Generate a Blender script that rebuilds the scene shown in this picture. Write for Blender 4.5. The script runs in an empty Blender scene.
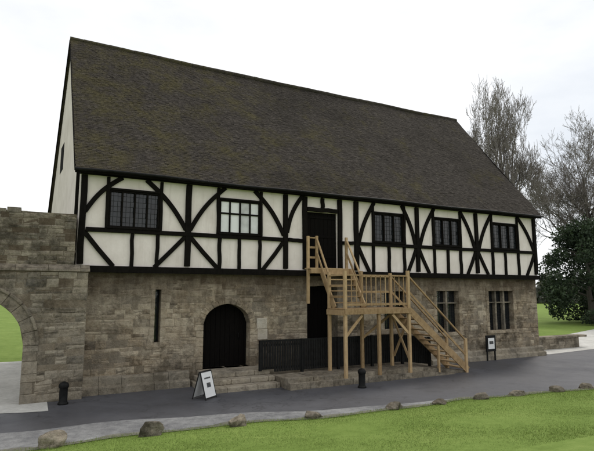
import bpy, math, random
import numpy as np
from mathutils import Vector, noise as mnoise
R = random.Random(7)
scene = bpy.context.scene
COL = scene.collection

# ------------------------------------------------------------------ helpers
class MB:
    def __init__(s): s.v=[]; s.f=[]; s.t=[]
    def add(s, vs, fs, tint=0.5):
        o=len(s.v); s.v.extend([tuple(p) for p in vs])
        for f in fs: s.f.append(tuple(i+o for i in f)); s.t.append(tint)
    def box(s,x0,x1,y0,y1,z0,z1,tint=0.5):
        s.add([(x0,y0,z0),(x1,y0,z0),(x1,y1,z0),(x0,y1,z0),(x0,y0,z1),(x1,y0,z1),(x1,y1,z1),(x0,y1,z1)],
              [(0,3,2,1),(4,5,6,7),(0,1,5,4),(1,2,6,5),(2,3,7,6),(3,0,4,7)],tint)
    def beam(s,p0,p1,w,h,tint=0.5):
        p0=Vector(p0);p1=Vector(p1);d=(p1-p0).normalized()
        up=Vector((0,0,1)) if abs(d.z)<0.95 else Vector((0,1,0))
        a=d.cross(up).normalized()*(w/2); b=a.cross(d).normalized()*(h/2)
        vs=[]
        for p in (p0,p1): vs+= [p-a-b,p+a-b,p+a+b,p-a+b]
        s.add(vs,[(0,1,2,3),(7,6,5,4),(0,4,5,1),(1,5,6,2),(2,6,7,3),(3,7,4,0)],tint)
    def ribbon(s,pts,w,y0,y1,tint=0.5):
        n=len(pts); vs=[]
        for i,(x,z) in enumerate(pts):
            a=pts[max(i-1,0)];b=pts[min(i+1,n-1)]
            dx,dz=b[0]-a[0],b[1]-a[1];l=math.hypot(dx,dz);nx,nz=-dz/l*w/2,dx/l*w/2
            vs+=[(x-nx,y0,z-nz),(x+nx,y0,z+nz),(x+nx,y1,z+nz),(x-nx,y1,z-nz)]
        fs=[(0,1,2,3),(4*n-1,4*n-2,4*n-3,4*n-4)]
        for i in range(n-1):
            o=4*i
            for k in range(4):
                k2=(k+1)%4; fs.append((o+k,o+4+k,o+4+k2,o+k2))
        s.add(vs,fs,tint)
    def tube(s,pts,rads,n=6,tint=0.5,cap=True):
        vs=[];m=len(pts);pts=[Vector(p) for p in pts]
        for i,p in enumerate(pts):
            d=(pts[min(i+1,m-1)]-pts[max(i-1,0)]).normalized()
            r=Vector((1,0,0)) if abs(d.x)<0.8 else Vector((0,1,0))
            a=d.cross(r).normalized();b=d.cross(a)
            for k in range(n):
                t=2*math.pi*k/n; vs.append(p+(a*math.cos(t)+b*math.sin(t))*rads[i])
        fs=[]
        for i in range(m-1):
            for k in range(n):
                k2=(k+1)%n; fs.append((i*n+k,i*n+k2,(i+1)*n+k2,(i+1)*n+k))
        if cap and n>3: fs.append(tuple(range(n-1,-1,-1))); fs.append(tuple(range((m-1)*n,m*n)))
        s.add(vs,fs,tint)
    def prism(s,poly,y0,y1,tint=0.5):
        n=len(poly); vs=[(x,y0,z) for x,z in poly]+[(x,y1,z) for x,z in poly]
        fs=[tuple(range(n)),tuple(range(2*n-1,n-1,-1))]+[(i,i+n,(i+1)%n+n,(i+1)%n) for i in range(n)]
        s.add(vs,fs,tint)
    def obj(s,name,mat,parent=None,bevel=0,smooth=False):
        me=bpy.data.meshes.new(name); me.from_pydata(s.v,[],s.f); me.update()
        at=me.attributes.new("tint",'FLOAT','FACE'); at.data.foreach_set("value",s.t)
        me.materials.append(mat)
        if smooth: me.polygons.foreach_set("use_smooth",[True]*len(me.polygons))
        ob=bpy.data.objects.new(name,me); COL.objects.link(ob)
        if parent: ob.parent=parent
        if bevel:
            m=ob.modifiers.new("b",'BEVEL'); m.width=bevel; m.segments=2; m.limit_method='ANGLE'
        return ob
def top(ob,label,cat,group=None):
    ob["label"]=label; ob["category"]=cat
    if group: ob["group"]=group
    return ob
def empty(name,loc=(0,0,0)):
    e=bpy.data.objects.new(name,None); e.location=loc; COL.objects.link(e); e.empty_display_size=.3; return e

# ------------------------------------------------------------------ materials
def newmat(name,rough=0.8,spec=0.3):
    m=bpy.data.materials.new(name); m.use_nodes=True; nt=m.node_tree
    b=nt.nodes["Principled BSDF"]; b.inputs["Roughness"].default_value=rough
    b.inputs["Specular IOR Level"].default_value=spec
    return m,nt,b
def N(nt,t,**kw):
    n=nt.nodes.new(t)
    for k,v in kw.items():
        if k in n.inputs: n.inputs[k].default_value=v
        else: setattr(n,k,v)
    return n
def L(nt,a,b): nt.links.new(a,b)
def coords(nt,scale=(1,1,1),off=(0,0,0)):
    tc=N(nt,"ShaderNodeNewGeometry"); mp=N(nt,"ShaderNodeMapping"); mp.inputs["Scale"].default_value=scale; mp.inputs["Location"].default_value=off
    L(nt,tc.outputs["Position"],mp.inputs["Vector"]); return mp.outputs["Vector"]
def noise(nt,vec,scale,detail=4,rough=.55):
    n=N(nt,"ShaderNodeTexNoise"); n.inputs["Scale"].default_value=scale; n.inputs["Detail"].default_value=detail
    n.inputs["Roughness"].default_value=rough; L(nt,vec,n.inputs["Vector"]); return n.outputs["Fac"]
def ramp(nt,fac,stops):
    r=N(nt,"ShaderNodeValToRGB"); e=r.color_ramp.elements
    while len(e)<len(stops): e.new(.5)
    for el,(p,c) in zip(e,stops): el.position=p; el.color=(c[0],c[1],c[2],1)
    L(nt,fac,r.inputs["Fac"]); return r.outputs["Color"]
def mix(nt,fac,a,b,mode='MIX'):
    m=N(nt,"ShaderNodeMix",data_type='RGBA',blend_type=mode)
    for s,i in ((fac,0),(a,6),(b,7)):
        if isinstance(s,(int,float)): m.inputs[i].default_value=s
        elif isinstance(s,tuple): m.inputs[i].default_value=(*s,1)
        else: L(nt,s,m.inputs[i])
    return m.outputs[2]
def math_(nt,op,a,b=0):
    m=N(nt,"ShaderNodeMath",operation=op)
    for s,i in ((a,0),(b,1)):
        if isinstance(s,(int,float)): m.inputs[i].default_value=s
        else: L(nt,s,m.inputs[i])
    return m.outputs[0]
def bump(nt,b,h,strength,dist=.02):
    n=N(nt,"ShaderNodeBump"); n.inputs["Strength"].default_value=strength; n.inputs["Distance"].default_value=dist
    L(nt,h,n.inputs["Height"]); L(nt,n.outputs[0],b.inputs["Normal"])
def tint(nt):
    a=N(nt,"ShaderNodeAttribute",attribute_name="tint"); return a.outputs["Fac"]
def mask(nt,f,a,b): return ramp(nt,f,[(a,(0,0,0)),(b,(1,1,1))])

def stone_mat(name,dark,mid,light,stain=(.055,.045,.033),stain_amt=.55,patch=(.62,.535,.41),patch_amt=.7,topdark=0,grey=.25):
    m,nt,b=newmat(name,.95,.08); v=coords(nt)
    t=tint(nt); n1=noise(nt,v,6,9,.8); n2=noise(nt,v,.8,9,.78); n3=noise(nt,v,38,3); n4=noise(nt,v,2.9,8,.78)
    tt=math_(nt,'ADD',math_(nt,'MULTIPLY',t,.66),math_(nt,'MULTIPLY',math_(nt,'SUBTRACT',n1,.37),1.45))
    c=ramp(nt,tt,[(0.08,dark),(.45,mid),(.88,light)])
    gm=sum(mid)/3
    g=noise(nt,coords(nt,off=(7,3,2)),1.1,6,.75)
    c=mix(nt,math_(nt,'MULTIPLY',mask(nt,g,.42,.60),grey),c,mix(nt,n1,(gm*.6,gm*.59,gm*.56),(gm*1.6,gm*1.56,gm*1.46)))
    pn=noise(nt,coords(nt,off=(1,13,5)),.8,9,.8)
    c=mix(nt,math_(nt,'MULTIPLY',mask(nt,pn,.50,.61),patch_amt),c,mix(nt,n1,tuple(q*.5 for q in patch),tuple(q*1.15 for q in patch)))
    f=math_(nt,'MULTIPLY',math_(nt,'MAXIMUM',mask(nt,n2,.50,.62),math_(nt,'MULTIPLY',mask(nt,n4,.53,.64),.8)),stain_amt)
    c=mix(nt,f,c,stain)
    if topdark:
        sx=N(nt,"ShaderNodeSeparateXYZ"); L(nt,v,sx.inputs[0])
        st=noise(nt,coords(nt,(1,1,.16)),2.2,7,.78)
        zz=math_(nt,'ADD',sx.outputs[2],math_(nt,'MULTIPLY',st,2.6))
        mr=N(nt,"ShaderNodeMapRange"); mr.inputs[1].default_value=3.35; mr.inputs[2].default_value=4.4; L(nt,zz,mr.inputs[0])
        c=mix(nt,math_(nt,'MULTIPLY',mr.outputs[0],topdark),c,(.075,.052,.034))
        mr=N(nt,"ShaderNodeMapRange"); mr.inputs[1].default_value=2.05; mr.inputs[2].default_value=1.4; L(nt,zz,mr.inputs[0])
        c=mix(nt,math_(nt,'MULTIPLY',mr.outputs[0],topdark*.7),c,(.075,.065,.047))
    L(nt,c,b.inputs["Base Color"])
    h=math_(nt,'ADD',math_(nt,'MULTIPLY',n1,1.0),math_(nt,'MULTIPLY',n3,.3))
    bump(nt,b,h,1.0,.07); return m
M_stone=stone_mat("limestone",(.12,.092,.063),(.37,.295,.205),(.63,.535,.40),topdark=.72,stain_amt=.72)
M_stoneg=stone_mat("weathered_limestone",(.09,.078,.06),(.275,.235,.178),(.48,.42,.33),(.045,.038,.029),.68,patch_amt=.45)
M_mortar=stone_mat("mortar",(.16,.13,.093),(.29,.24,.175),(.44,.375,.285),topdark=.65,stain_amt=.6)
M_pale=stone_mat("dressed_stone",(.14,.12,.09),(.31,.27,.205),(.47,.41,.325),(.08,.068,.052),.62)
M_patch=stone_mat("pale_repair_stone",(.42,.37,.29),(.58,.52,.42),(.7,.64,.54),(.3,.26,.2),.3)

def plaster():
    m,nt,b=newmat("limewash_plaster",.9,.08); v=coords(nt)
    n=noise(nt,v,1.3,6,.65); n2=noise(nt,v,14,4)
    vs=coords(nt,(3,3,.35)); n3=noise(nt,vs,2.2,5,.6)
    c=ramp(nt,n,[(.3,(.72,.65,.60)),(.6,(.84,.77,.725))])
    c=mix(nt,math_(nt,'MULTIPLY',mask(nt,n3,.54,.85),.45),c,(.44,.375,.32))
    L(nt,c,b.inputs["Base Color"]); bump(nt,b,n2,.3,.012); return m
M_plaster=plaster()
def wood(name,c1,c2,rough=.7,axis=(1,1,1),spec=.15):
    m,nt,b=newmat(name,rough,spec); v=coords(nt,axis)
    n=noise(nt,v,12,6,.7); n2=noise(nt,coords(nt),1.7,3)
    f=math_(nt,'ADD',math_(nt,'MULTIPLY',n,.7),math_(nt,'MULTIPLY',tint(nt),.3))
    c=ramp(nt,f,[(.3,c1),(.7,c2)]); c=mix(nt,math_(nt,'MULTIPLY',n2,.35),c,c1)
    L(nt,c,b.inputs["Base Color"]); bump(nt,b,n,.4,.012); return m
M_timber=wood("black_timber",(.004,.0035,.003),(.015,.013,.011),.9,(1,1,.6),.06)
M_door=wood("dark_oak",(.003,.003,.003),(.011,.009,.008),.9,(6,1,.5),.05)
M_pine=wood("raw_softwood",(.25,.165,.085),(.58,.42,.24),.8,(1,1,.5))
M_black,nt,b=newmat("black_paint",.6,.15); L(nt,ramp(nt,noise(nt,coords(nt),9,5),[(.3,(.005,.005,.005)),(.7,(.014,.014,.014))]),b.inputs["Base Color"])
bump(nt,b,noise(nt,coords(nt),20),.15,.01)
M_lead,nt,b=newmat("window_lead",.6,.2); b.inputs["Base Color"].default_value=(.02,.02,.02,1)
bump(nt,b,noise(nt,coords(nt),30),.1,.01)
def glass(name,c,rough):
    m,nt,b=newmat(name,rough,.5); v=coords(nt)
    n=noise(nt,v,3.5,3); f=math_(nt,'ADD',math_(nt,'MULTIPLY',n,.5),math_(nt,'MULTIPLY',tint(nt),.6))
    L(nt,ramp(nt,f,[(.3,(c[0]*.5,c[1]*.5,c[2]*.5)),(.75,c)]),b.inputs["Base Color"])
    bump(nt,b,noise(nt,v,6,2),.3,.03); return m
M_glass=glass("dark_glass",(.020,.023,.027),.12)
M_glassp=glass("pale_glass",(.80,.81,.80),.25)  # reflection painted into the base colour, along with white blinds behind
def roofmat():
    m,nt,b=newmat("mossy_clay_tile",.97,.05); v=coords(nt)
    t=tint(nt); n=noise(nt,v,.55,9,.78); n2=noise(nt,v,10,8,.84); n3=noise(nt,v,1.9,9,.84); n5=noise(nt,coords(nt,off=(3,9,1)),.35,7,.7)
    c=ramp(nt,math_(nt,'ADD',math_(nt,'MULTIPLY',t,.2),math_(nt,'MULTIPLY',n2,.74)),[(.2,(.032,.028,.025)),(.5,(.078,.068,.060)),(.8,(.150,.131,.113))])
    sx=N(nt,"ShaderNodeSeparateXYZ"); L(nt,v,sx.inputs[0])
    mr=N(nt,"ShaderNodeMapRange"); mr.inputs[1].default_value=15; mr.inputs[2].default_value=3; mr.inputs[3].default_value=-.09; mr.inputs[4].default_value=.02; L(nt,sx.outputs[0],mr.inputs[0])
    mo=mix(nt,n2,(.055,.048,.023),(.155,.134,.066))
    f=mask(nt,math_(nt,'ADD',n,mr.outputs[0]),.46,.57)
    f=math_(nt,'MULTIPLY',f,ramp(nt,n3,[(.40,(.15,.15,.15)),(.56,(1,1,1))]))
    c=mix(nt,math_(nt,'MULTIPLY',f,.8),c,mo)
    c=mix(nt,math_(nt,'MULTIPLY',mask(nt,n5,.48,.62),.45),c,(.032,.028,.024))
    li=mask(nt,noise(nt,v,15,6,.88),.57,.68)
    c=mix(nt,math_(nt,'MULTIPLY',li,.28),c,(.20,.185,.16))
    L(nt,c,b.inputs["Base Color"]); bump(nt,b,n2,1.0,.05); return m
M_roof=roofmat()
def asphalt():
    m,nt,b=newmat("asphalt",.8,.25); v=coords(nt)
    n=noise(nt,v,.35,6,.65); n2=noise(nt,v,120,2); n3=noise(nt,v,3,6,.75)
    c=ramp(nt,math_(nt,'ADD',math_(nt,'MULTIPLY',n,.6),math_(nt,'MULTIPLY',n3,.4)),[(.38,(.038,.039,.047)),(.64,(.095,.096,.108))])
    c=mix(nt,.5,c,mix(nt,n2,(.02,.02,.022),(.16,.16,.17)))
    vo=N(nt,"ShaderNodeTexVoronoi",feature='DISTANCE_TO_EDGE'); vo.inputs["Scale"].default_value=.45
    wv=N(nt,"ShaderNodeVectorMath",operation='ADD'); L(nt,v,wv.inputs[0])
    nn=N(nt,"ShaderNodeTexNoise"); nn.inputs["Scale"].default_value=2.5; L(nt,v,nn.inputs["Vector"])
    L(nt,nn.outputs["Color"],wv.inputs[1]); L(nt,wv.outputs[0],vo.inputs["Vector"])
    cr=ramp(nt,vo.outputs["Distance"],[(.0,(1,1,1)),(.012,(0,0,0))])
    c=mix(nt,math_(nt,'MULTIPLY',cr,.5),c,(.02,.02,.02))
    L(nt,c,b.inputs["Base Color"]); bump(nt,b,n2,.5,.01)
    L(nt,ramp(nt,n,[(.4,(.42,.42,.42)),(.7,(.8,.8,.8))]),b.inputs["Roughness"]); return m
M_asph=asphalt()
def groundish(name,stops,sc=1.0,bs=.5):
    m,nt,b=newmat(name,.95,.1); v=coords(nt)
    n=noise(nt,v,.5*sc,5,.6); n2=noise(nt,v,30*sc,3,.7); n3=noise(nt,v,4*sc,4)
    f=math_(nt,'ADD',math_(nt,'MULTIPLY',n,.45),math_(nt,'ADD',math_(nt,'MULTIPLY',n2,.3),math_(nt,'MULTIPLY',n3,.25)))
    L(nt,ramp(nt,f,stops),b.inputs["Base Color"]); bump(nt,b,n2,bs,.03); return m
M_grass=groundish("lawn",[(.36,(.12,.18,.035)),(.5,(.17,.245,.055)),(.64,(.22,.29,.075))])
M_path=groundish("pale_paving",[(.38,(.42,.41,.38)),(.62,(.62,.61,.57))],2,.3)
M_strip=groundish("sunlit_asphalt",[(.38,(.12,.12,.125)),(.62,(.29,.29,.285))],1.5,.4)  # road asphalt in a lighter colour that stands for sunlight on it
M_soil=groundish("trodden_verge",[(.36,(.10,.10,.08)),(.6,(.24,.23,.19))],2,.6)
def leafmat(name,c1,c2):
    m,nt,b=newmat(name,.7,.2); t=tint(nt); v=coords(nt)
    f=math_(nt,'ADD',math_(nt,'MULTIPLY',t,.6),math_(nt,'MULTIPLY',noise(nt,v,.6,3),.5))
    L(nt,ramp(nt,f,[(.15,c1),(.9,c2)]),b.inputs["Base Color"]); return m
M_blade=leafmat("grass_blade",(.11,.175,.033),(.29,.36,.10))
M_leaf=leafmat("evergreen_leaf",(.014,.024,.014),(.065,.095,.048))
M_ivy=leafmat("distant_foliage",(.06,.07,.055),(.16,.16,.13))  # distance haze put into the colour: lighter and greyer leaves
M_bark=wood("bark",(.07,.06,.052),(.15,.135,.12),.9)
M_twig=wood("twig_bark",(.14,.122,.11),(.26,.235,.215),.9)
M_white,nt,b=newmat("white_board",.45,.4); L(nt,ramp(nt,noise(nt,coords(nt),3),[(.3,(.72,.72,.72)),(.7,(.82,.82,.82))]),b.inputs["Base Color"])

# ------------------------------------------------------------------ ground
def near_edge(x): return -4.62-0.08*x + .12*math.sin(x*.9)+.06*math.sin(x*2.3+1)
def sst(t): t=max(0,min(1,t)); return t*t*(3-2*t)
def terr(x,y):
    d=-(y-near_edge(x)); h=0
    if d>0: h=1.12*sst(d/10.5)+0.05*sst(d/.6)+.02*mnoise.noise(Vector((x*.6,y*.6,0)))*min(1,d)
    return h
def axis(lo,hi,fl,fh,fine,n):
    a=list(np.arange(fl,fh+1e-6,fine)); k=np.geomspace(1,hi-fh+1,n)[1:]-1
    b=np.geomspace(1,fl-lo+1,n)[1:]-1
    return [fl-q for q in b[::-1]]+a+[fh+q for q in k]
xs=axis(-900,1200,-12,30,.3,22); ys=axis(-300,1500,-18,2,.2,26)
mb=MB(); nx=len(xs)
mb.v=[(x,y,terr(x,y)) for y in ys for x in xs]
for j in range(len(ys)-1):
    for i in range(nx-1):
        mb.f.append((j*nx+i,j*nx+i+1,(j+1)*nx+i+1,(j+1)*nx+i)); mb.t.append(.5)
g=mb.obj("ground",M_grass,smooth=True); g["kind"]="structure"
def sheet(name,mat,xs,lo,hi,z):
    mb=MB()
    for x in xs: mb.v+= [(x,lo(x),z),(x,hi(x),z)]
    for i in range(len(xs)-1):
        mb.f.append((2*i,2*i+2,2*i+3,2*i+1)); mb.t.append(.5)
    o=mb.obj(name,mat); o["kind"]="structure"; return o
fx=[x*.15 for x in range(-280,480)]
sheet("road",M_asph,fx,lambda x:near_edge(x)+.05+.03*math.sin(x*7),lambda x:.35 if x<18.5 else .35+(x-18.5)*.16,.006)
sheet("sunlit_road_strip",M_strip,[x*.15 for x in range(-280,60)],lambda x:near_edge(x)+.1,lambda x:near_edge(x)+.12+min(1.25,max(0,(9-x)*.13))+.03*math.sin(x*2),.010)  # sunlit margin of the road, painted as a paler sheet over the asphalt
sheet("verge",M_soil,fx,lambda x:near_edge(x)-.02,lambda x:near_edge(x)+.16+.06*math.sin(x*3.1)+.04*math.sin(x*8.3),.015)
sheet("path",M_path,[18.6+i*.5 for i in range(90)],lambda x:-.15+(x-18.5)*.10,lambda x:2.6+(x-18.5)*.33,.012)
sheet("gate_path",M_path,[-4.2+i*.2 for i in range(18)],lambda x:-1.5+.15*math.sin(x*2),lambda x:8,.012)

# ------------------------------------------------------------------ masonry tools
def slab(mb,x0,x1,y0,y1,z0,z1,ops,n=14):
    cuts={x0,x1}
    for (xa,xb,zb,zf) in ops:
        for k in range(n+1): cuts.add(round(xa+(xb-xa)*k/n,5))
    cs=sorted(c for c in cuts if x0<=c<=x1)
    for a,b in zip(cs,cs[1:]):
        m=(a+b)/2; cur=[(z0,z0)]; out=[]
        for (xa,xb,zb,zf) in sorted([o for o in ops if o[0]<m<o[1]],key=lambda o:o[2]):
            out.append((cur[-1][0],cur[-1][1],zb,zb)); cur.append((zf(a),zf(b)))
        out.append((cur[-1][0],cur[-1][1],z1,z1))
        for (la,lb,ha,hb) in out:
            if ha-la<1e-4 and hb-lb<1e-4: continue
            mb.add([(a,y0,la),(b,y0,lb),(b,y0,hb),(a,y0,ha),(a,y1,la),(b,y1,lb),(b,y1,hb),(a,y1,ha)],
                   [(0,1,2,3),(7,6,5,4),(0,4,5,1),(3,2,6,7)],.35)
    mb.add([(x0,y0,z0),(x0,y1,z0),(x0,y1,z1),(x0,y0,z1)],[(0,1,2,3)],.35)
    mb.add([(x1,y0,z0),(x1,y1,z0),(x1,y1,z1),(x1,y0,z1)],[(0,1,2,3)],.35)
    for (xa,xb,zb,zf) in ops:
        for x in (xa,xb):
            t=zf(x)
            if t>zb: mb.add([(x,y0,zb),(x,y1,zb),(x,y1,t),(x,y0,t)],[(0,1,2,3)],.35)
def flat(z): return lambda x: z
def arch(cx,hw,zs,rise,p=2.0): return lambda x: zs+rise*max(0,1-abs((x-cx)/hw)**p)**.5
def stone(mb,place,s0,s1,z0,z1,out,tn,rr):
    c=min(.034,(s1-s0)*.22,(z1-z0)*.28); j=lambda:rr.uniform(-.018,.018)
    base=[(s0+j()*.3,z0+j()*.3),(s1+j()*.3,z0+j()*.3),(s1+j()*.3,z1+j()*.3),(s0+j()*.3,z1+j()*.3)]
    inn=[(s0+c+abs(j()),z0+c+abs(j())),(s1-c-abs(j()),z0+c+abs(j())),(s1-c-abs(j()),z1-c-abs(j())),(s0+c+abs(j()),z1-c-abs(j()))]
    vs=[place(s,z,-.01) for s,z in base]+[place(s,z,out*.22) for s,z in base]+[place(s,z,out+j()*.35) for s,z in inn]
    fs=[(8,9,10,11)]
    for k in range(4):
        k2=(k+1)%4; fs+= [(k,k2,k2+4,k+4),(k+4,k2+4,k2+8,k+8)]
    mb.add(vs,fs,tn)
def courses(mb,place,s0,s1,z0,z1,ops,hr,wr,rr,bias=lambda s,z:0):
    z=z0
    while z<z1-.03:
        h=rr.uniform(*hr)
        if z+h>z1-.07: h=z1-z
        gaps=[]; zm=z+h/2
        for (xa,xb,zb,zf) in ops:
            if zm<zb: continue
            in_=[xa+(xb-xa)*k/24 for k in range(25) if zf(xa+(xb-xa)*k/24)>zm-.01]
            if in_: gaps.append((min(in_),max(in_)))
        gaps.sort(); iv=[];c=s0
        for a,b in gaps:
            if a>c: iv.append((c,a))
            c=max(c,b)
        if c<s1: iv.append((c,s1))
        for a,b in iv:
            s=a
            while s<b-.02:
                w=rr.uniform(*wr)*(.6+h*2.6)
                if s+w>b-.09: w=b-s
                g=rr.uniform(.001,.007)
                tf=lambda:min(1,max(0,rr.gauss(.5,.25)+bias(s,z)))
                if rr.random()<.17: pass
                elif h>.13 and rr.random()<.30:
                    q=z+h*rr.uniform(.35,.65)
                    stone(mb,place,s+g,s+w-g,z+g,q-g,rr.uniform(.001,.016),tf(),rr); stone(mb,place,s+g,s+w-g,q+g,z+h-g,rr.uniform(.001,.016),tf(),rr)
                else: stone(mb,place,s+g,s+w-g,z+g,z+h-g,rr.uniform(.001,.019),tf(),rr)
                s+=w
        z+=h
def wz(s,z): return z+.05*mnoise.noise(Vector((s*.8,z*1.5,1)))
def voussoirs(mb,cx,zs,rx,rz,th,y0,y1,n,rr,pw=2.0,jit=.2):
    def P(t,o):
        xx=math.cos(t); zz=max(0,1-abs(xx)**pw)**.5
        return (cx+(rx+o)*xx,zs+(rz+o)*zz)
    for k in range(n):
        A=math.pi*(k+.015)/n;M=math.pi*(k+.5)/n;B=math.pi*(k+.985)/n
        th2=th*rr.uniform(1-jit,1.02)
        mb.prism([P(A,-.006),P(M,-.006),P(B,-.006),P(B,th2),P(M,th2),P(A,th2)],y0-rr.uniform(0,.006),y1,rr.uniform(.3,.65))
front=lambda y: (lambda s,z,o:(s,y-o,wz(s,z)))

# ------------------------------------------------------------------ THE HALL
hall=empty("timber_framed_hall"); top(hall,"long medieval hall with black timber upper storey and mossy roof","building")
rr=random.Random(3)
LX=18.2
DP=1.75
door=(3.28,4.78,.42,arch(4.03,.75,1.72,.60,DP))
slit=(1.84,2.02,1.25,flat(2.75))
udoor=(6.80,7.98,.40,flat(2.95))
w1=(12.45,13.6,1.12,flat(2.72)); w2=(15.25,16.7,1.12,flat(2.72)); w0=(9.95,10.95,1.3,flat(2.7))
ops=[door,slit,udoor,w0,w1,w2]
mb=MB(); slab(mb,-.02,LX,0,.6,-.3,3.2,ops)
mb.box(LX-.6,LX-.01,.6,8.3,-.3,3.19); mb.box(-.02,LX,8.3,8.9,-.3,3.2)
mb.add([(-.02,.6,-.3),(-.4,8.3,-.3),(.2,8.3,-.3),(.58,.6,-.3),(-.02,.6,3.19),(-.4,8.3,3.19),(.2,8.3,3.19),(.58,.6,3.19)],[(0,1,2,3),(7,6,5,4),(0,4,5,1),(1,5,6,2),(2,6,7,3),(3,7,4,0)])
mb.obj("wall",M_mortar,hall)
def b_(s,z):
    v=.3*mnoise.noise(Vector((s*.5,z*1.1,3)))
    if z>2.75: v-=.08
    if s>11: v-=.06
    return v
mb=MB()
def pad(o,d): return (o[0]-d,o[1]+d,o[2],(lambda x:o[3](min(max(x,o[0]),o[1]))+d))
cop=[(door[0]-.2,door[1]+.2,.0,arch(4.03,.95,1.72,.82,DP)),pad(slit,.08),udoor,pad(w0,.1),pad(w1,.12),pad(w2,.12)]
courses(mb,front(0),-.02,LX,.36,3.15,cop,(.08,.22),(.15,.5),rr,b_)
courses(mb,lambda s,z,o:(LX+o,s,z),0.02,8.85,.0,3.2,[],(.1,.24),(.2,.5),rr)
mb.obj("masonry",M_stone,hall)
def jamb(mb,x,sx,zlo,zhi,y0,y1,wa,wb):
    z=zlo
    while z<zhi-.02:
        h=min(rr.uniform(.16,.3),zhi-z)
        if zhi-z-h<.06: h=zhi-z
        xi=x-sx*.006; e=x+sx*rr.uniform(wa,wb)
        mb.box(min(xi,e),max(xi,e),y0-rr.uniform(0,.006),y1,z+.003,z+h-.003,rr.uniform(.3,.75)); z+=h
mb=MB()
voussoirs(mb,4.03,1.72,.75,.60,.2,-.018,.3,13,rr,DP)
jamb(mb,3.28,-1,.42,1.715,-.018,.3,.18,.32); jamb(mb,4.78,1,.42,1.715,-.018,.3,.18,.32)
mb.obj("stone_surround",M_stone,hall,bevel=.012)
for o in (w0,w1,w2):
    mb=MB(); a,bx,zb,zt=o[0],o[1],o[2],o[3](0)
    jamb(mb,a,-1,zb,zt,-.022,.25,.11,.2); jamb(mb,bx,1,zb,zt,-.022,.25,.11,.2)
    mb.box(a-.16,bx+.16,-.028,.25,zt-.006,zt+.13,.45); mb.box(a-.18,bx+.18,-.06,.25,zb-.12,zb+.005,.5)
    mb.obj("stone_surround",M_stone,hall,bevel=.014)
mb=MB(); jamb(mb,slit[0],-1,1.25,2.75,-.018,.2,.08,.2); jamb(mb,slit[1],1,1.25,2.75,-.018,.2,.08,.2)
mb.box(slit[0]-.15,slit[1]+.15,-.02,.2,2.744,2.88,.5); mb.box(slit[0]-.15,slit[1]+.15,-.02,.2,1.12,1.255,.5)
mb.obj("stone_surround",M_stone,hall,bevel=.01)
for bx_ in ((5.02,5.36,1.20,1.52,.6),(5.0,5.34,1.53,1.86,.75)):
    mb=MB(); mb.box(bx_[0],bx_[1],-.042,.05,bx_[2],bx_[3],bx_[4]); mb.obj("repair_block",M_patch,hall,bevel=.015)
def plinth(xa,xb,dep,h):
    mb=MB(); x=xa
    while x<xb-.05:
        w=rr.uniform(.4,.95); w=min(w,xb-x); t=rr.uniform(.3,.8); q=rr.uniform(-.012,.012)
        for (z0,z1,d) in ((-.2,h*.5,dep+q),(h*.5,h+q,dep*.62)):
            mb.add([(x+.004,-d,z0),(x+w-.004,-d,z0),(x+w-.004,-d,z1-.05),(x+.004,-d,z1-.05),(x+.004,-d+.07,z1),(x+w-.004,-d+.07,z1),(x+.004,.02,z0),(x+w-.004,.02,z0),(x+.004,.02,z1),(x+w-.004,.02,z1)],
             [(0,1,2,3),(3,2,5,4),(4,5,9,8),(0,3,4,8,6),(1,7,9,5,2)],t)
        x+=w
    mb.obj("plinth",M_pale,hall)
plinth(0.0,2.85,.30,.44); plinth(11.9,18.25,.28,.40)
mb=MB(); mb.box(3.2,4.86,.34,.42,.42,2.45)
x=3.3
while x<4.76: mb.box(x+.004,x+.15,.32,.34,.42,2.4); x+=.155
d=mb.obj("door",M_door,hall,bevel=.004); d["label"]="near-black plank door under a stone arch"
mb=MB(); mb.tube([(4.5,.29,1.25),(4.5,.27,1.28),(4.5,.27,1.38),(4.5,.29,1.41)],[.012]*4,6); mb.obj("handle",M_black,d)
mb=MB(); mb.box(6.75,8.05,.40,.48,.3,3.0)
x=6.81
while x<7.95: mb.box(x+.004,min(x+.15,7.97),.38,.40,.31,2.94); x+=.155
mb.obj("door",M_door,hall)
mb=MB(); mb.box(1.7,2.16,.3,.34,1.1,2.9); mb.obj("window",M_glass,hall)
def stone_window(o,n):
    a,bx,zb,zt=o[0],o[1],o[2],o[3](0)
    mb=MB()
    for k in range(1,n):
        x=a+(bx-a)*k/n; mb.box(x-.045,x+.045,.06,.22,zb,zt,.2)
    mb.box(a,bx,.08,.2,zt-.5,zt-.45,.2)
    w=mb.obj("window",M_stoneg,hall,bevel=.015)
    mb=MB(); mb.box(a,bx,.24,.27,zb,zt); mb.obj("glass_pane",M_glass,w)
    mb=MB(); z=zb
    while z<zt: mb.box(a,bx,.225,.24,z,z+.012); z+=.13
    x=a
    while x<bx: mb.box(x,x+.012,.222,.238,zb,zt); x+=.11
    mb.obj("glazing_bar",M_lead,w)
stone_window(w0,2); stone_window(w1,2); stone_window(w2,3)

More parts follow.
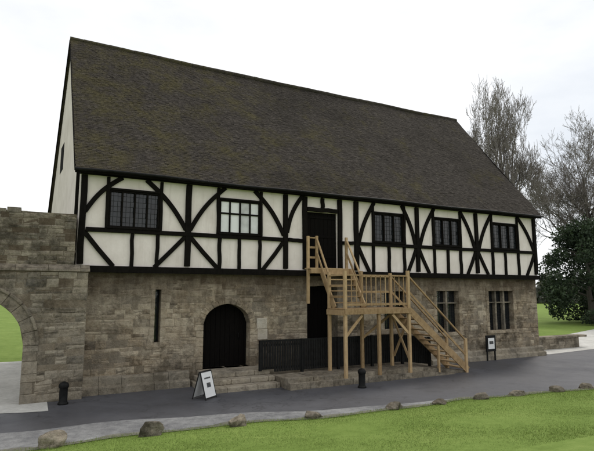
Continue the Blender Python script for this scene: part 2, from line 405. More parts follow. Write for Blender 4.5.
Z0,ZE=3.2,6.05; XL,XR=-.30,18.25; YP=-.08
wins=[(.47,1.85,4,M_glass),(3.68,5.02,4,M_glassp),(9.50,10.84,3,M_glass),(12.35,13.68,3,M_glass),(15.54,17.02,3,M_glass)]
WB,WT=4.46,5.50
up=[(a,bx,WB,flat(WT)) for a,bx,_,_ in wins]+[(6.76,7.94,3.46,flat(5.36))]
mb=MB(); slab(mb,XL,XR,YP,.15,Z0,ZE,up,1)
mb.box(XL,XR,8.75,8.95,Z0,ZE)
def gable(mb,x0,xb,th):
    P=[(x0,.151,Z0),(xb,8.749,Z0),(xb,8.749,ZE),((x0+xb)/2,4.43,11.55),(x0,.151,ZE)]
    n=5; vs=P+[(x+th,y,z) for x,y,z in P]
    mb.add(vs,[tuple(range(n)),tuple(range(2*n-1,n-1,-1))]+[(i,i+n,(i+1)%n+n,(i+1)%n) for i in range(n)])
gable(mb,XL,-.74,.2); gable(mb,XR,XR,-.2)
mb.obj("plaster_infill",M_plaster,hall)
mb=MB(); PF=-.165
def post(x,z0=3.42,z1=5.86,w=.2,f=PF):
    j=rr.uniform(-.012,.012); n=5
    pts=[(x+j*math.sin(k*1.3)+rr.uniform(-.005,.005),z0+(z1-z0)*k/n) for k in range(n+1)]
    mb.ribbon(pts,w*rr.uniform(.92,1.06),f-rr.uniform(0,.004),YP+.03)
mb.box(XL-.02,XR+.02,-.215,YP+.03,3.20,3.38)
mb.box(XL-.02,XR+.02,-.19,YP+.03,5.88,6.08)
def rail(xa,xb,z,h=.12,f=-.173):
    pts=[(xa+(xb-xa)*k/6,z+rr.uniform(-.012,.012)) for k in range(7)]; mb.ribbon(pts,h,f,YP+.03)
P=[XL+.1,2.71,5.94,6.66,8.04,8.72,11.50,14.60,18.14]
for p in P: post(p,w=.165)
rail(-.1,5.84,4.36); rail(8.82,18.04,4.36); rail(6.76,7.94,5.44,.14)
rail(6.04,6.56,4.36); rail(8.14,8.62,4.36)
for a,bx,_,_ in wins:
    post(a-.045,4.43,5.86,.085,-.158); post(bx+.045,4.43,5.86,.085,-.158)
    mb.box(a,bx,-.166,YP+.03,5.50,5.56)
for x in (1.13,1.83,3.70,4.34,5.03,9.45,10.15,10.86,12.33,13.02,13.70,15.5,16.25,17.05): post(x,3.38,4.30,.10,-.155)
post(7.35,5.5,5.86,.12,-.155)
def brace(xp,side,reach,zb=4.45,zt=5.88,w=.125,bow=.10,f=-.150):
    x0=xp+side*.06; x1=xp+side*reach; pts=[]
    n=math.hypot(x1-x0,zt-zb); nx_=-(zt-zb)/n*side; nz_=abs(x1-x0)/n
    for k in range(11):
        t=k/10; o=bow*math.sin(math.pi*t)
        pts.append((x0+(x1-x0)*t+nx_*o,zb+(zt-zb)*t+nz_*o))
    mb.ribbon(pts,w,f-rr.uniform(0,.003),YP+.03)
def lower(xp,side,reach,f=-.148):
    mb.ribbon([(xp+side*.05,4.32),(xp+side*reach*.5,3.86+rr.uniform(-.02,.02)),(xp+side*reach,3.37)],.12,f-rr.uniform(0,.003),YP+.03)
for xp,s,r,z in ((P[0],1,1.0,4.85),(P[1],-1,1.25,4.5),(P[1],1,1.15,4.5),(P[2],-1,1.1,4.5),(P[2],1,.64,4.6),(P[5],1,.80,4.2),(P[6],-1,.72,4.2),(P[6],1,.88,4.2),(P[7],-1,.86,4.2),(P[7],1,.92,4.2),(P[8],-1,1.05,4.4)):
    brace(xp,s,r,z)
for xp,s,r in ((P[0],1,.85),(P[1],-1,.95),(P[1],1,.95),(P[2],-1,.8),(P[6],-1,.5),(P[6],1,.55),(P[7],-1,.55),(P[7],1,.6),(P[5],1,.55),(P[8],-1,.6)):
    lower(xp,s,r)
def gx(y): return XL+(-.74-XL)*y/8.9
for y in (.2,8.7):
    mb.beam((gx(y)-.02,y,3.3),(gx(y)-.02,y,6.0),.12,.05)
mb.beam((gx(.2)-.025,.2,3.3),(gx(8.7)-.025,8.7,3.3),.06,.16)
mb.obj("timber_frame",M_timber,hall,bevel=.008)
mb=MB(); mb.add([(gx(y)-.012,y,z) for y,z in ((5.0,7.1),(6.0,7.1),(6.0,8.1),(5.0,8.1))]+[(gx(y)+.03,y,z) for y,z in ((5.0,7.1),(6.0,7.1),(6.0,8.1),(5.0,8.1))],[(0,1,2,3),(0,4,5,1),(1,5,6,2),(2,6,7,3),(3,7,4,0)]); o=mb.obj("window",M_door,hall); o["label"]="small dark shuttered gable opening"
def cwin(a,bx,n,gm):
    mb=MB(); f0,f1=-.13,-.04; t=.045
    mb.box(a,bx,f0,f1,WB,WB+t); mb.box(a,bx,f0,f1,WT-t,WT)
    for k in range(n+1):
        x=a+(bx-a)*k/n; x=min(max(x,a+t/2),bx-t/2)
        mb.box(x-t/2,x+t/2,f0-.004,f1,WB+t,WT-t)
    mb.box(a-.04,bx+.04,-.2,-.1,WB-.045,WB-.001)
    if gm is M_glassp: mb.box(a+.03,bx-.03,f0,f1,WB+.60,WB+.65)
    w=mb.obj("window",M_timber,hall,bevel=.006)
    mb=MB(); m_=n*3 if gm is M_glass else n; q_=7 if gm is M_glass else 1
    y_=-.06 if gm is M_glass else -.085
    for k in range(m_):
        for q in range(q_):
            x0=a+(bx-a)*k/m_; x1=a+(bx-a)*(k+1)/m_; z0=WB+(WT-WB)*q/q_; z1=WB+(WT-WB)*(q+1)/q_; e=rr.uniform(-.004,.004); e2=rr.uniform(-.004,.004)
            mb.add([(x0,y_+e,z0),(x1,y_-e,z0),(x1,y_-e+e2,z1),(x0,y_+e+e2,z1)],[(0,1,2,3)],rr.random())
    p=mb.obj("glass_pane",gm,w)
    if gm is M_glassp: p["label"]="pale bright panes"; return
    mb=MB()
    for k in range(1,7): z=WB+(WT-WB)*k/7; mb.box(a,bx,-.078,-.07,z-.003,z+.003)
    for k in range(n*3):
        x=a+(bx-a)*k/(n*3); mb.box(x-.003,x+.003,-.079,-.071,WB,WT)
    mb.obj("glazing_bar",M_lead,w)
for a,bx,n,gm in wins: cwin(a,bx,n,gm)
mb=MB()
x=6.76
while x<7.9: mb.box(x+.003,x+.165,-.02,.03,3.47,5.36); x+=.1686
for z in (3.8,4.5,5.15): mb.box(6.78,7.92,-.04,-.02,z,z+.09)
mb.obj("door",M_door,hall,bevel=.004)

def roof_pt(side,u,t,off=0):
    xl=-.46+(-.60+.46)*t if side==0 else -.86+(-.60+.86)*t
    xr=18.42
    x=xl+(xr-xl)*u
    y=-.36+(4.43+.36)*t if side==0 else 9.22+(4.43-9.22)*t
    z=5.98+(11.86-5.98)*t
    sag=-.07*math.sin(math.pi*u)*t-.05*math.sin(math.pi*t)+.05*mnoise.noise(Vector((x*.35,t*3,side*9)))+.015*mnoise.noise(Vector((x*1.6,t*14,side*9)))
    n=(-.775,.632) if side==0 else (.775,.632)
    return (x,y+n[0]*(off+sag),z+n[1]*(off+sag))
mb=MB(); rt=random.Random(11)
for side in (0,1):
    rows=104; colsn=165
    for r in range(rows):
        sh=rt.random()
        for c in range(-1,colsn):
            u0=(c+sh)/colsn; u1=(c+sh+1)/colsn; u0=max(0,u0); u1=min(1,u1)
            if u1-u0<.001: continue
            g=.0001; t0=r/rows; t1=(r+1.15)/rows; t1=min(t1,1)
            dl=rt.uniform(-.0022,.0022); l=.009+rt.uniform(-.003,.006); l2=l+rt.uniform(-.003,.003)
            a=roof_pt(side,u0+g,t0+dl,l);b=roof_pt(side,u1-g,t0+dl,l2);cc=roof_pt(side,u1-g,t1,.003);d_=roof_pt(side,u0+g,t1,.003)
            e=roof_pt(side,u0+g,t0+dl+.0008,l-.006);f=roof_pt(side,u1-g,t0+dl+.0008,l2-.006)
            mb.add([a,b,cc,d_,e,f],[(0,1,2,3),(4,5,1,0)],min(1,max(0,rt.gauss(.45,.27))))
    for k in range(30):
        for q in range(12):
            a=[roof_pt(side,(k+i)/30,(q+j)/12,-.03) for i,j in ((0,0),(1,0),(1,1),(0,1))]; mb.add(a,[(0,1,2,3)],.1)
roof=mb.obj("roof",M_roof,hall)
mb=MB()
for k in range(42):
    a=Vector(roof_pt(0,k/42,1,.03));b2=Vector(roof_pt(0,(k+1)/42,1,.03))
    a.z-=.06;b2.z-=.06; a.y=b2.y=4.43
    mb.tube([a,b2-Vector((.008,0,0))],[.10,.096+rt.uniform(-.005,.005)],8,rt.uniform(.2,.7))
mb.obj("ridge_tile",M_roof,roof)
for side in (0,1):
    for u in (0,1):
        mb=MB(); mb.beam(roof_pt(side,u,0,-.05),roof_pt(side,u,.99,-.05),.03,.07); mb.obj("bargeboard",M_timber,roof)
    mb=MB(); p=[roof_pt(side,k/24,0,-.07) for k in range(25)]
    for a,b2 in zip(p,p[1:]): mb.beam(a,b2,.04,.12)
    mb.obj("fascia",M_timber,roof)
mb=MB(); p=[(x,y-.06,z-.03) for x,y,z in [roof_pt(0,k/24,0,0) for k in range(25)]]
mb.tube(p,[.04]*25,8); mb.obj("gutter",M_black,roof,smooth=True)

# ------------------------------------------------------------------ gateway wall
gate=empty("ruined_gateway_wall"); top(gate,"weathered medieval stone gateway wall with a round arch, adjoining the hall","wall")
ga=(-3.85,-1.40,-.3,arch(-2.625,1.225,1.38,1.2))
mb=MB(); slab(mb,-9,-.02,-.6,.35,-.3,3.28,[ga],24); slab(mb,-9,-.36,-.44,.2,3.28,4.7,[])
mb.obj("wall",M_mortar,gate)
mb=MB(); gc=[(ga[0]-.3,ga[1]+.3,-.3,arch(-2.625,1.525,1.38,1.5))]
bg=lambda s,z:-.1 if z>2.6 else 0
courses(mb,front(-.6),-9,-.02,0,3.17,gc,(.09,.22),(.17,.5),rr,bg)
courses(mb,front(-.44),-9,-.36,3.3,4.68,[],(.07,.19),(.15,.42),rr,lambda s,z:-.10)
courses(mb,lambda s,z,o:(-.02+o,s,z),-.6,-.0,0,3.2,[],(.1,.24),(.15,.3),rr,lambda s,z:-.1)
courses(mb,lambda s,z,o:(-.36+o,s,z),-.44,.2,3.3,4.68,[],(.1,.24),(.15,.3),rr,lambda s,z:-.15)
courses(mb,lambda s,z,o:(s,.35+o,z),-9,-.02,0,3.2,gc,(.15,.3),(.25,.6),rr,bg)
x=-9
while x<-.4:
    w=rr.uniform(.12,.35); h=rr.uniform(.03,.2)
    mb.box(x+.01,min(x+w,-.38)-.01,-.45+rr.uniform(-.02,.03),.19,4.66,4.69+h*(.5+.5*math.sin(x*1.7)),rr.uniform(.2,.6)); x+=w
mb.obj("masonry",M_stoneg,gate)
mb=MB(); voussoirs(mb,-2.625,1.38,1.225,1.2,.27,-.622,.37,13,rr,2.0,.0)
mb.obj("arch_stones",M_stoneg,gate,bevel=.01)
mb=MB(); voussoirs(mb,-2.625,1.38,1.495,1.47,.07,-.665,-.5,13,rr,2.0,.0)
mb.obj("hood_mould",M_stoneg,gate,bevel=.02)
mb=MB(); jamb(mb,-3.85,-1,0,1.375,-.62,.36,.24,.36); mb.obj("jamb_stones",M_stoneg,gate,bevel=.012)
mb=MB(); jamb(mb,-1.40,1,0,1.375,-.62,.36,.24,.36); mb.obj("jamb_stones",M_stoneg,gate,bevel=.012)
mb=MB(); x=-9
while x<.0:
    w=min(rr.uniform(.4,.8),-x+.02)
    if w<.05: break
    j=rr.uniform(-.02,.02)
    mb.add([(x+.004,-.65+j,3.2),(x+w-.004,-.65+j,3.2),(x+w-.004,-.64+j,3.25),(x+.004,-.64+j,3.25),(x+.004,-.43,3.38),(x+w-.004,-.43,3.38),(x+.004,.3,3.2),(x+w-.004,.3,3.2),(x+.004,.3,3.36),(x+w-.004,.3,3.36)],
      [(0,1,2,3),(3,2,5,4),(4,5,9,8),(0,3,4,8,6),(1,7,9,5,2),(0,6,7,1),(6,8,9,7)],rr.uniform(.2,.5)); x+=w
mb.obj("string_course",M_stoneg,gate)

# ------------------------------------------------------------------ terrace, steps
ter=MB()
def kerbline(mb,xa,xb,y0,y1,z0,zt):
    x=xa
    while x<xb-.03:
        w=min(rr.uniform(.4,1.0),xb-x); a,bq=x+.004,x+w-.004; q=rr.uniform(-.008,.008)
        mb.add([(a,y0+q,z0),(bq,y0+q,z0),(bq,y1,z0),(a,y1,z0),(a,y0+q,zt(a)+q),(bq,y0+q,zt(bq)+q),(bq,y1,zt(bq)+q),(a,y1,zt(a)+q)],
          [(0,3,2,1),(4,5,6,7),(0,1,5,4),(1,2,6,5),(2,3,7,6),(3,0,4,7)],rr.uniform(.1,.6)); x+=w
ZP=.30
zt=lambda x:ZP if x<9.9 else max(.04,ZP-(x-9.9)*.13)
TF=-2.1
kerbline(ter,5.12,11.9,TF,TF+.33,-.1,lambda x:zt(x)-.12)
kerbline(ter,5.12,11.88,TF+.355,.02,-.1,lambda x:zt(x)-.022)
kerbline(ter,5.10,11.88,TF+.12,TF+.345,-.05,lambda x:zt(x))
t_=ter.obj("stone_terrace",M_stoneg,None,bevel=.02); top(t_,"low worn stone terrace running along the foot of the hall","terrace")
mb=MB()
for k,(yf,z) in enumerate(((-1.55,.14),(-1.2,.28),(-.85,.42))):
    x=2.92+k*.1; xe=5.09-.001*k
    while x<xe-.05:
        w=min(rr.uniform(.5,.9),xe-x)
        mb.box(x+.003,x+w-.003,yf,.0+.34,z-.14-(.1 if k==0 else 0),z,rr.uniform(.6,1)); x+=w
s_=mb.obj("stone_steps",M_pale,None,bevel=.025); top(s_,"three worn pale stone steps up to the arched door","steps")

fence=empty("black_railing"); top(fence,"low black slatted timber railing on the stone terrace","fence")
mb=MB(); FY=-.95
x=4.75
while x<11.1:
    zz=.42 if x<5.12 else zt(x)
    mb.box(x,x+.066,FY-.012,FY+.012,zz+.05,1.22 if x<9.9 else zz+.92); x+=.083
mb.obj("picket",M_black,fence)
mb=MB()
for dz in (.14,.80,.92):
    mb.beam((4.72,FY+.03,ZP+.02+dz+.0),(9.9,FY+.03,ZP+dz),.05,.06); mb.beam((9.9,FY+.031,ZP+dz),(11.15,FY+.031,zt(11.15)+dz),.05,.06)
mb.obj("rail",M_black,fence)
for x in (4.72,6.1,7.4,8.7,9.95,11.15):
    mb=MB(); z=.40 if x<5.12 else zt(x)-.03; mb.box(x-.04,x+.04,FY-.04,FY+.05,z,1.27 if x<9 else z+1.0); mb.obj("post",M_black,fence,bevel=.006)

# ------------------------------------------------------------------ timber staircase
st=empty("outdoor_timber_staircase"); top(st,"new unpainted softwood staircase with landing up to the first-floor door","staircase")
def part(name,fn,bevel=.004):
    mb=MB(); fn(mb); tv=rr.random(); mb.t=[tv]*len(mb.t); return mb.obj(name,M_pine,st,bevel=bevel)
ZT,ZL=3.45,2.18; XA,XB,XC,XD=6.98,8.15,9.38,11.85; YW,YM,YF=-.24,-1.12,-2.02
def pst(x,y,z0,z1,w=.09): part("post",lambda m:m.box(x-w/2,x+w/2,y-w/2,y+w/2,z0,z1))
pst(XA,YF,.15,3.3); pst(XC,YF,.15,3.35); pst(XC,YM,.26,3.3); pst(XB+.05,YM,.26,3.35); pst(XA,YM,.26,3.3); pst(XB+.05,YF,.15,2.1)
pst(XA-.32,-.33,2.3,4.5,.08); pst(XA,-.34,3.3,4.52,.08); pst(XB,-.34,3.3,4.52,.08)
def f(m):
    for k in range(4): m.box(XA-.38,XB+.06,-.60+k*.1,-.51+k*.1,ZT-.035,ZT)
part("landing",f)
for q in ((XA-.36,XB+.04,-.61,-.56),(XA-.30,XA-.25,-.555,-.22),(XB-.02,XB+.03,-.555,-.22)):
    part("joist",lambda m:m.box(*q,ZT-.18,ZT-.037))
n=7; y0,y1=-.6,-1.35
for x in (XA+.02,XB-.02):
    part("stringer",lambda m:m.beam((x,y0+.02,ZT-.06),(x,y1-.05,ZL),.04,.2))
for k in range(1,n):
    t=k/n; y=y0+(y1-y0)*t; z=ZT+(ZL-ZT)*t
    part("tread",lambda m:m.box(XA+.045,XB-.045,y-.07,y+.12,z-.035,z))
def f(m):
    y=YF-.04
    while y<YM: m.box(XA-.06,XC+.06,y,y+.115,ZL-.035,ZL); y+=.122
part("landing",f)
part("joist",lambda m:m.box(XA-.05,XC+.05,YF-.09,YF-.050,ZL-.17,ZL)); part("joist",lambda m:m.box(XA-.05,XC+.05,YM+.048,YM+.09,ZL-.2,ZL-.04))
for x in (XA-.085,XC+.047): part("joist",lambda m:m.box(x,x+.038,YF-.045,YM+.045,ZL-.2,ZL-.04))
for p0,p1,w_,h_ in (((XC,YF,1.35),(XC-.65,YF,ZL-.2),.045,.08),((XA,YF,1.35),(XA+.6,YF,ZL-.2),.045,.08),
    ((XC+.005,YF+.05,.6),(XC+.005,YM-.05,1.9),.035,.08),((XC+.05,YF+.05,1.9),(XC+.05,YM-.05,.6),.035,.08),((XB+.05,YM,1.2),(XC,YM,1.95),.035,.08)):
    part("brace",lambda m:m.beam(p0,p1,w_,h_))
n2=12
for y in (YF,YM-.02):
    part("stringer",lambda m:m.beam((XC+.05,y,ZL-.10),(XD,y,.08),.04,.22))
for k in range(1,n2):
    t=k/n2; x=XC+.05+(XD-XC)*t; z=ZL*(1-t)
    part("tread",lambda m:m.box(x-.13,x+.1,YF+.03,YM-.045,z-.035,z))
for y in (YF,YM-.02): pst(XD-.06,y,.0,1.12,.085)
pst((XC+XD)/2,YF+.05,0,ZL/2+.1,.07)
def hr(a,b,h=1.0,bal=0,mids=(.5,)):
    a=Vector(a);b=Vector(b);U=Vector((0,0,1))
    part("handrail",lambda m:m.beam(a+U*h,b+U*h,.06,.045),.003)
    for q in mids: part("rail",lambda m:m.beam(a+U*q,b+U*q,.03,.07),.003)
    if bal:
        k=int((b-a).length/bal)
        for i in range(1,k):
            p=a+(b-a)*i/k; part("baluster",lambda m:m.box(p.x-.011,p.x+.011,p.y-.011,p.y+.011,p.z+.06,p.z+h-.02),0)
hr((XA,YW-.1,ZT),(XA,YM,ZL),mids=(.55,))
hr((XB,YW-.1,ZT),(XB+.05,YM,ZL),mids=(.55,))
hr((XA,YM,ZL),(XA,YF,ZL),mids=(.35,.68))
hr((XA+.05,YF,ZL),(XC,YF,ZL),mids=(.12,),bal=.18)
hr((XB+.1,YM,ZL),(XC,YM,ZL),mids=(.5,))
hr((XA-.34,-.33,ZT),(XA,-.33,ZT),mids=(.35,.68))
hr((XC,YF,ZL+.02),(XD-.06,YF,.06),mids=(.5,))
hr((XC,YM-.02,ZL+.02),(XD-.06,YM-.02,.06),mids=(.5,))

# ------------------------------------------------------------------ small objects
ab=empty("sandwich_board_sign",(2.75,-1.95,.008)); top(ab,"white folding pavement sign leaning open near the stone steps","sign")
ab.rotation_euler=(0,0,math.radians(38)); ab.scale=(.82,.9,.80)
mb=MB(); mb.add([(-.27,-.22,.05),(.27,-.22,.05),(.27,-.03,.80),(-.27,-.03,.80),(-.27,-.20,.05),(.27,-.20,.05),(.27,-.01,.80),(-.27,-.01,.80)],[(0,1,2,3),(7,6,5,4),(0,4,5,1),(1,5,6,2),(2,6,7,3),(3,7,4,0)])
mb.obj("panel",M_white,ab)
mb=MB(); mb.add([(-.27,.22,.05),(.27,.22,.05),(.27,.03,.80),(-.27,.03,.80),(-.27,.20,.05),(.27,.20,.05),(.27,.01,.80),(-.27,.01,.80)],[(0,1,2,3),(7,6,5,4),(0,4,5,1),(1,5,6,2),(2,6,7,3),(3,7,4,0)])
mb.obj("panel",M_white,ab)
mb=MB()
for s in (-1,1):
    for x in (-.285,.285): mb.beam((x,s*.225,0),(x,s*.015,.83),.025,.025)
    mb.beam((-.285,s*.21,.05),(.285,s*.21,.05),.02,.025)
mb.beam((-.3,0,.83),(.3,0,.83),.05,.03)
mb.obj("frame",M_lead,ab)
M_print=groundish("printed_picture",[(.4,(.03,.04,.06)),(.6,(.16,.15,.13))],3,.0)
def onp(x,t,o=.004): return (x,-.22+.19*t-o,.05+.75*t)
for (xa,xb,t0,t1) in ((-.09,.11,.40,.58),(-.16,.16,.74,.80)):
    mb=MB(); mb.add([onp(xa,t0),onp(xb,t0),onp(xb,t1),onp(xa,t1)],[(0,1,2,3)]); mb.obj("print",M_print,ab)

nb=empty("notice_board",(14.85,-.36,0)); top(nb,"small dark framed notice board with white sheet beside the wall","sign")
mb=MB(); mb.box(-.26,.26,-.03,.03,.36,.98); mb.obj("board",M_black,nb,bevel=.01)
mb=MB(); mb.box(-.17,.17,-.036,-.031,.46,.88); mb.obj("notice",M_white,nb)
mb=MB(); mb.add([(-.11,-.039,.64),(.11,-.039,.64),(.11,-.039,.76),(-.11,-.039,.76)],[(0,1,2,3)]); mb.obj("print",M_print,nb)
for x in (-.24,.19):
    mb=MB(); mb.box(x,x+.05,-.02,.02,0,.36); mb.obj("leg",M_black,nb)

def bollard(loc,lab):
    mb=MB(); prof=[(.12,0),(.12,.04),(.095,.06),(.095,.38),(.115,.40),(.115,.46),(.09,.50),(.03,.53)]
    mb.tube([(0,0,z) for r,z in prof],[r for r,z in prof],20)
    o=mb.obj("bollard",M_black,None); o.location=loc; top(o,lab,"bollard","short black bollards by the hall")
    for p in o.data.polygons: p.use_smooth=len(p.vertices)==4
    m=o.modifiers.new("b",'BEVEL'); m.width=.006; m.limit_method='ANGLE'
    return o
bollard((-.47,-1.05,.006),"short black round bollard beside the gateway pier")
bollard((7.1,-2.65,.006),"short black round bollard in front of the timber staircase")

mb=MB(); rw=random.Random(5)
mb.box(18.75,22.5,1.05,1.45,0,.5,.3)
courses(mb,lambda s,z,o:(s,1.05-o,z),18.75,22.5,0,.5,[],(.14,.2),(.3,.6),rw)
x=18.7
while x<22.5: w=rw.uniform(.4,.7); mb.box(x,x+w-.01,.98,1.52,.5,.59,rw.uniform(.3,.7)); x+=w
o=mb.obj("low_stone_wall",M_stoneg); top(o,"low dark stone wall beside the far corner of the hall","wall")

def boulder(x,y,w,h,seed,lab):
    rk=random.Random(seed)
    import bmesh
    bm=bmesh.new(); bmesh.ops.create_icosphere(bm,subdivisions=4,radius=1)
    planes=[(Vector((rk.gauss(0,1),rk.gauss(0,1),rk.gauss(0.3,.8))).normalized(),rk.uniform(.55,.85)) for _ in range(14)]
    off=Vector((seed*3.1,seed*1.7,0))
    for v in bm.verts:
        p=v.co.copy()
        for nn,d in planes:
            e=p.dot(nn)-d
            if e>0: p-=nn*e*.93
        p+=p.normalized()*(.12*mnoise.noise(p*1.6+off)+.06*mnoise.noise(p*5+off))
        v.co=p
    me=bpy.data.meshes.new("boulder"); bm.to_mesh(me); bm.free(); me.materials.append(M_rock)
    for p in me.polygons: p.use_smooth=True
    at=me.attributes.new("tint",'FLOAT','FACE'); at.data.foreach_set("value",[rk.uniform(.35,.55)]*len(me.polygons))
    ob=bpy.data.objects.new("boulder",me); COL.objects.link(ob)
    ob.location=(x,y,h*.30); ob.scale=(w*.62,w*.44,h*.85); ob.rotation_euler=(rk.uniform(-.2,.2),rk.uniform(-.2,.2),rk.uniform(-.5,.5))
    top(ob,lab,"rock","boulders lining the road edge of the lawn")
M_rock=stone_mat("boulder_stone",(.06,.05,.036),(.21,.18,.135),(.48,.43,.36),(.03,.028,.018),.8)
for i,(x,y,w,h,lab) in enumerate(((-.80,-4.55,.50,.22,"flat brown boulder on the lawn edge"),(.85,-4.74,.44,.27,"angular grey boulder on the lawn edge"),(2.5,-4.9,.38,.24,"upright grey boulder on the lawn edge"),
   (4.25,-4.95,.42,.13,"low dark boulder sunk in the lawn edge"),(6.28,-5.1,.50,.15,"low dark boulder sunk in the lawn edge"),(7.6,-5.2,.40,.11,"low dark boulder sunk in the lawn edge"),
   (8.85,-5.3,.46,.18,"rounded pale boulder on the lawn edge"),(10.1,-5.38,.46,.16,"rounded pale boulder on the lawn edge"),(11.5,-5.5,.44,.15,"rounded pale boulder on the lawn edge"),(12.6,-5.62,.44,.15,"rounded pale boulder on the lawn edge"))):
    boulder(x,y,w,h,i+2,lab)

# ------------------------------------------------------------------ grass blades
rng=np.random.default_rng(4); nb_=230000
X=rng.uniform(-5,20,nb_); D=rng.power(.8,nb_)*4.6-.08
E=-4.62-0.08*X+.12*np.sin(X*.9)+.06*np.sin(X*2.3+1)
Y=E-D
Zt=1.12*np.clip(D/10.5,0,1)**2*(3-2*np.clip(D/10.5,0,1))+.05*np.clip(D/.6,0,1)**2*(3-2*np.clip(D/.6,0,1))-.012
H=rng.uniform(.016,.040,nb_); A=rng.uniform(0,2*np.pi,nb_); W=rng.uniform(.003,.006,nb_)
edge=D<.18; H[edge]*=rng.uniform(1,2.2,edge.sum())
lx=rng.normal(0,.014,nb_); ly=rng.normal(0,.014,nb_)
V=np.empty((nb_,3,3)); V[:,0]=np.stack([X-np.cos(A)*W,Y-np.sin(A)*W,Zt],1); V[:,1]=np.stack([X+np.cos(A)*W,Y+np.sin(A)*W,Zt],1); V[:,2]=np.stack([X+lx,Y+ly,Zt+H],1)
def trimesh(name,V,mat,tn,parent=None):
    n,k=V.shape[0],V.shape[1]
    me=bpy.data.meshes.new(name); me.vertices.add(n*k); me.vertices.foreach_set("co",V.reshape(-1))
    me.loops.add(n*k); me.loops.foreach_set("vertex_index",np.arange(n*k,dtype=np.int32))
    me.polygons.add(n); me.polygons.foreach_set("loop_start",np.arange(0,n*k,k,dtype=np.int32))
    me.update(calc_edges=True); at=me.attributes.new("tint",'FLOAT','FACE'); at.data.foreach_set("value",tn.astype(np.float32))
    me.materials.append(mat); ob=bpy.data.objects.new(name,me); COL.objects.link(ob)
    if parent: ob.parent=parent
    return ob
o=trimesh("grass",V,M_blade,rng.uniform(0,1,nb_)); o["kind"]="stuff"

# ------------------------------------------------------------------ trees
def bare_tree(loc,height,crown_r,seed,label,spread=1.0,depth=6,rmin=.012,thick=1.1):
    rk=random.Random(seed); e=empty("bare_tree",loc); top(e,label,"tree","leafless trees around the grounds")
    segs=[]
    def grow(p,d,ln,r,lev):
        n=4 if lev<3 else 3; pts=[p];rads=[r];q=p
        for k in range(n):
            d=(d+Vector((rk.gauss(0,.15),rk.gauss(0,.15),rk.gauss(.02,.09)))).normalized()
            q=q+d*ln/n; pts.append(q); rads.append(r*(1-.4*(k+1)/n))
        segs.append((lev,pts,rads))
        if lev>=depth: return
        nc=7 if lev==0 else (4 if lev==1 else rk.choice((3,4)))
        for c in range(nc):
            t=rk.uniform(.45,1) if c else 1.0
            idx=min(int(t*n+.5),n); base=pts[idx]
            az=rk.uniform(0,6.283) if lev else c*2.4+rk.uniform(-.3,.3)
            ax=Vector((math.cos(az),math.sin(az),rk.gauss(.1,.35))).normalized()
            nd=(d*(.95 if c==0 else .55)+ax*spread*(.3 if c==0 else .8)+Vector((0,0,.10))).normalized()
            grow(base,nd,ln*rk.uniform(.60,.76),rads[idx]*(.8 if c==0 else .58),lev+1)
    grow(Vector((0,0,-.1)),Vector((0,0,1)),10,.49,0)
    A=np.array([tuple(s_[1][-1]) for s_ in segs if s_[0]>=depth-1])
    c=A.mean(0); s=height/np.percentile(A[:,2],99.7)
    rad=np.percentile(np.hypot(A[:,0]-c[0]*A[:,2]/c[2],A[:,1]-c[1]*A[:,2]/c[2]),93); sr=crown_r/rad
    def W(p): return Vector(((p.x-c[0]*max(p.z,0)/c[2])*sr,(p.y-c[1]*max(p.z,0)/c[2])*sr,p.z*s))
    tr=MB(); cr=MB()
    for lev,pts,rads in segs:
        (tr if lev<=3 else cr).tube([W(p) for p in pts],[max(rmin,r*s*thick) for r in rads],8 if lev==0 else (5 if lev<3 else 3),rk.random(),cap=False)
    tr.obj("trunk",M_bark,e,smooth=True); cr.obj("crown",M_twig,e)
    return e
bare_tree((34.6,16.5,0),21.5,4.6,41,"tall leafless tree rising behind the hall roof",.95,7,.011)
bare_tree((47.0,16.0,0),20.5,5.6,43,"tall leafless tree behind the dark evergreen",1.0,7,.012,1.4)
bare_tree((-9.2,6.5,0),18.5,4.9,24,"leafless tree beyond the gateway wall",.95,6,.006)

def leafy(name,loc,height,rad,seed,label,mat,nl=26000,ls=.13,base=.4):
    rg=np.random.default_rng(seed); rk=random.Random(seed); e=empty(name,loc); top(e,label,"tree")
    mb=MB(); pts=[(0,0,-.1)]+[(rk.uniform(-.1,.1)*k,rk.uniform(-.1,.1)*k,height*.85*k/5) for k in range(1,6)]
    mb.tube(pts,[height*.035*(1-.17*k) for k in range(6)],8)
    for k in range(10):
        a=rk.uniform(0,6.28); z=height*rk.uniform(.15,.7); mb.tube([(0,0,z),(math.cos(a)*rad*.4,math.sin(a)*rad*.4,z+.5),(math.cos(a)*rad*.75,math.sin(a)*rad*.75,z+.9)],[.1,.06,.02],5)
    mb.obj("trunk",M_bark,e,smooth=True)
    nc=110; C=[]
    for i in range(nc):
        u=rg.uniform(0,1); z=base+(height-base)*u
        pr=rad*(math.sin(math.pi*min(1,.18+u*.82))**.6)*(rg.uniform(.35,1.0)**.5)
        a=rg.uniform(0,2*np.pi); C.append((pr*math.cos(a),pr*math.sin(a),z,rad*rg.uniform(.14,.30)))
    C=np.array(C); idx=rg.integers(0,nc,nl); dirs=rg.normal(size=(nl,3)); dirs/=np.linalg.norm(dirs,axis=1)[:,None]
    P=C[idx,:3]+dirs*(C[idx,3]*rg.uniform(.6,1.1,nl))[:,None]; P[:,2]=np.maximum(P[:,2],.2)
    a=rg.normal(size=(nl,3)); a/=np.linalg.norm(a,axis=1)[:,None]; b2=np.cross(a,rg.normal(size=(nl,3))); b2/=np.linalg.norm(b2,axis=1)[:,None]
    s=(ls*rg.uniform(.6,1.3,nl))[:,None]
    V=np.stack([P-a*s,P-b2*s*.5,P+a*s,P+b2*s*.5],1)
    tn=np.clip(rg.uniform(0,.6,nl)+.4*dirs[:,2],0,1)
    trimesh("crown",V,mat,tn,e); return e
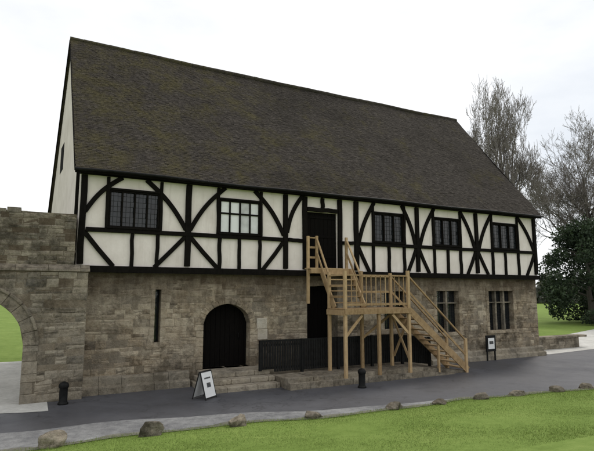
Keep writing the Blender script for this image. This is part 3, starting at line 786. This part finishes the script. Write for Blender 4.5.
leafy("evergreen_tree",(41,12.0,0),8.2,4.0,31,"dense dark evergreen tree on the lawn beside the road",M_leaf)
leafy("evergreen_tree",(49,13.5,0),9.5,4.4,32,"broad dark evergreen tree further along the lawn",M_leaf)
leafy("evergreen_tree",(-9.6,16,0),8.6,3.0,33,"dark evergreen tree behind the gateway wall",M_leaf)
rg=np.random.default_rng(9); nl=60000
th=rg.uniform(-.5,1.75,nl); dist=rg.uniform(120,150,nl)
hh=7+3*np.sin(th*23)+2*np.sin(th*61+1)+1.5*np.sin(th*130)
P=np.stack([np.sin(th)*dist,np.cos(th)*dist,np.maximum(rg.uniform(0,1,nl)**.9*hh,.2)],1)
a=rg.normal(size=(nl,3)); a/=np.linalg.norm(a,axis=1)[:,None]; b2=np.cross(a,rg.normal(size=(nl,3))); b2/=np.linalg.norm(b2,axis=1)[:,None]
V=np.stack([P-a*.7,P-b2*.4,P+a*.7,P+b2*.4],1)
o=trimesh("distant_woodland",V,M_ivy,rg.uniform(0,1,nl)); o["kind"]="stuff"

# ------------------------------------------------------------------ light
EL,AZ=48,62
w=bpy.data.worlds.new("World"); scene.world=w; w.use_nodes=True; nt=w.node_tree; nt.nodes.clear()
sky=N(nt,"ShaderNodeTexSky",sky_type='NISHITA'); sky.sun_disc=False; sky.sun_elevation=math.radians(EL); sky.sun_rotation=math.radians(AZ)
b1=N(nt,"ShaderNodeBackground"); b1.inputs["Strength"].default_value=.1; L(nt,sky.outputs[0],b1.inputs["Color"])
tc=N(nt,"ShaderNodeTexCoord"); mp=N(nt,"ShaderNodeMapping"); mp.inputs["Scale"].default_value=(1,1,2.5); L(nt,tc.outputs["Generated"],mp.inputs["Vector"])
n1=noise(nt,mp.outputs[0],1.6,6,.55)
cc=ramp(nt,n1,[(.32,(.70,.735,.78)),(.62,(1,.995,.985))])
b2_=N(nt,"ShaderNodeBackground"); b2_.inputs["Strength"].default_value=1.22; L(nt,cc,b2_.inputs["Color"])
mx=N(nt,"ShaderNodeMixShader"); mx.inputs[0].default_value=.9; L(nt,b1.outputs[0],mx.inputs[1]); L(nt,b2_.outputs[0],mx.inputs[2])
ow=N(nt,"ShaderNodeOutputWorld"); L(nt,mx.outputs[0],ow.inputs[0])
sl=bpy.data.lights.new("sun",'SUN'); sl.energy=1.5; sl.angle=math.radians(10); sl.color=(1,.95,.88)
so=bpy.data.objects.new("sun",sl); COL.objects.link(so)
e,a=math.radians(EL),math.radians(AZ); S=Vector((math.cos(e)*math.sin(a),math.cos(e)*math.cos(a),math.sin(e)))
so.rotation_euler=(-S).to_track_quat('-Z','Y').to_euler()

# ------------------------------------------------------------------ camera
cam=bpy.data.cameras.new("camera"); co=bpy.data.objects.new("camera",cam); COL.objects.link(co)
cam.sensor_width=36; cam.lens=30.5; cam.clip_end=3000
co.location=(-1.32,-14.75,2.68); co.rotation_euler=(math.radians(97.5),0,math.radians(-27.7))
scene.camera=co
scene.view_settings.view_transform='Standard'; scene.view_settings.look='None'; scene.view_settings.exposure=0
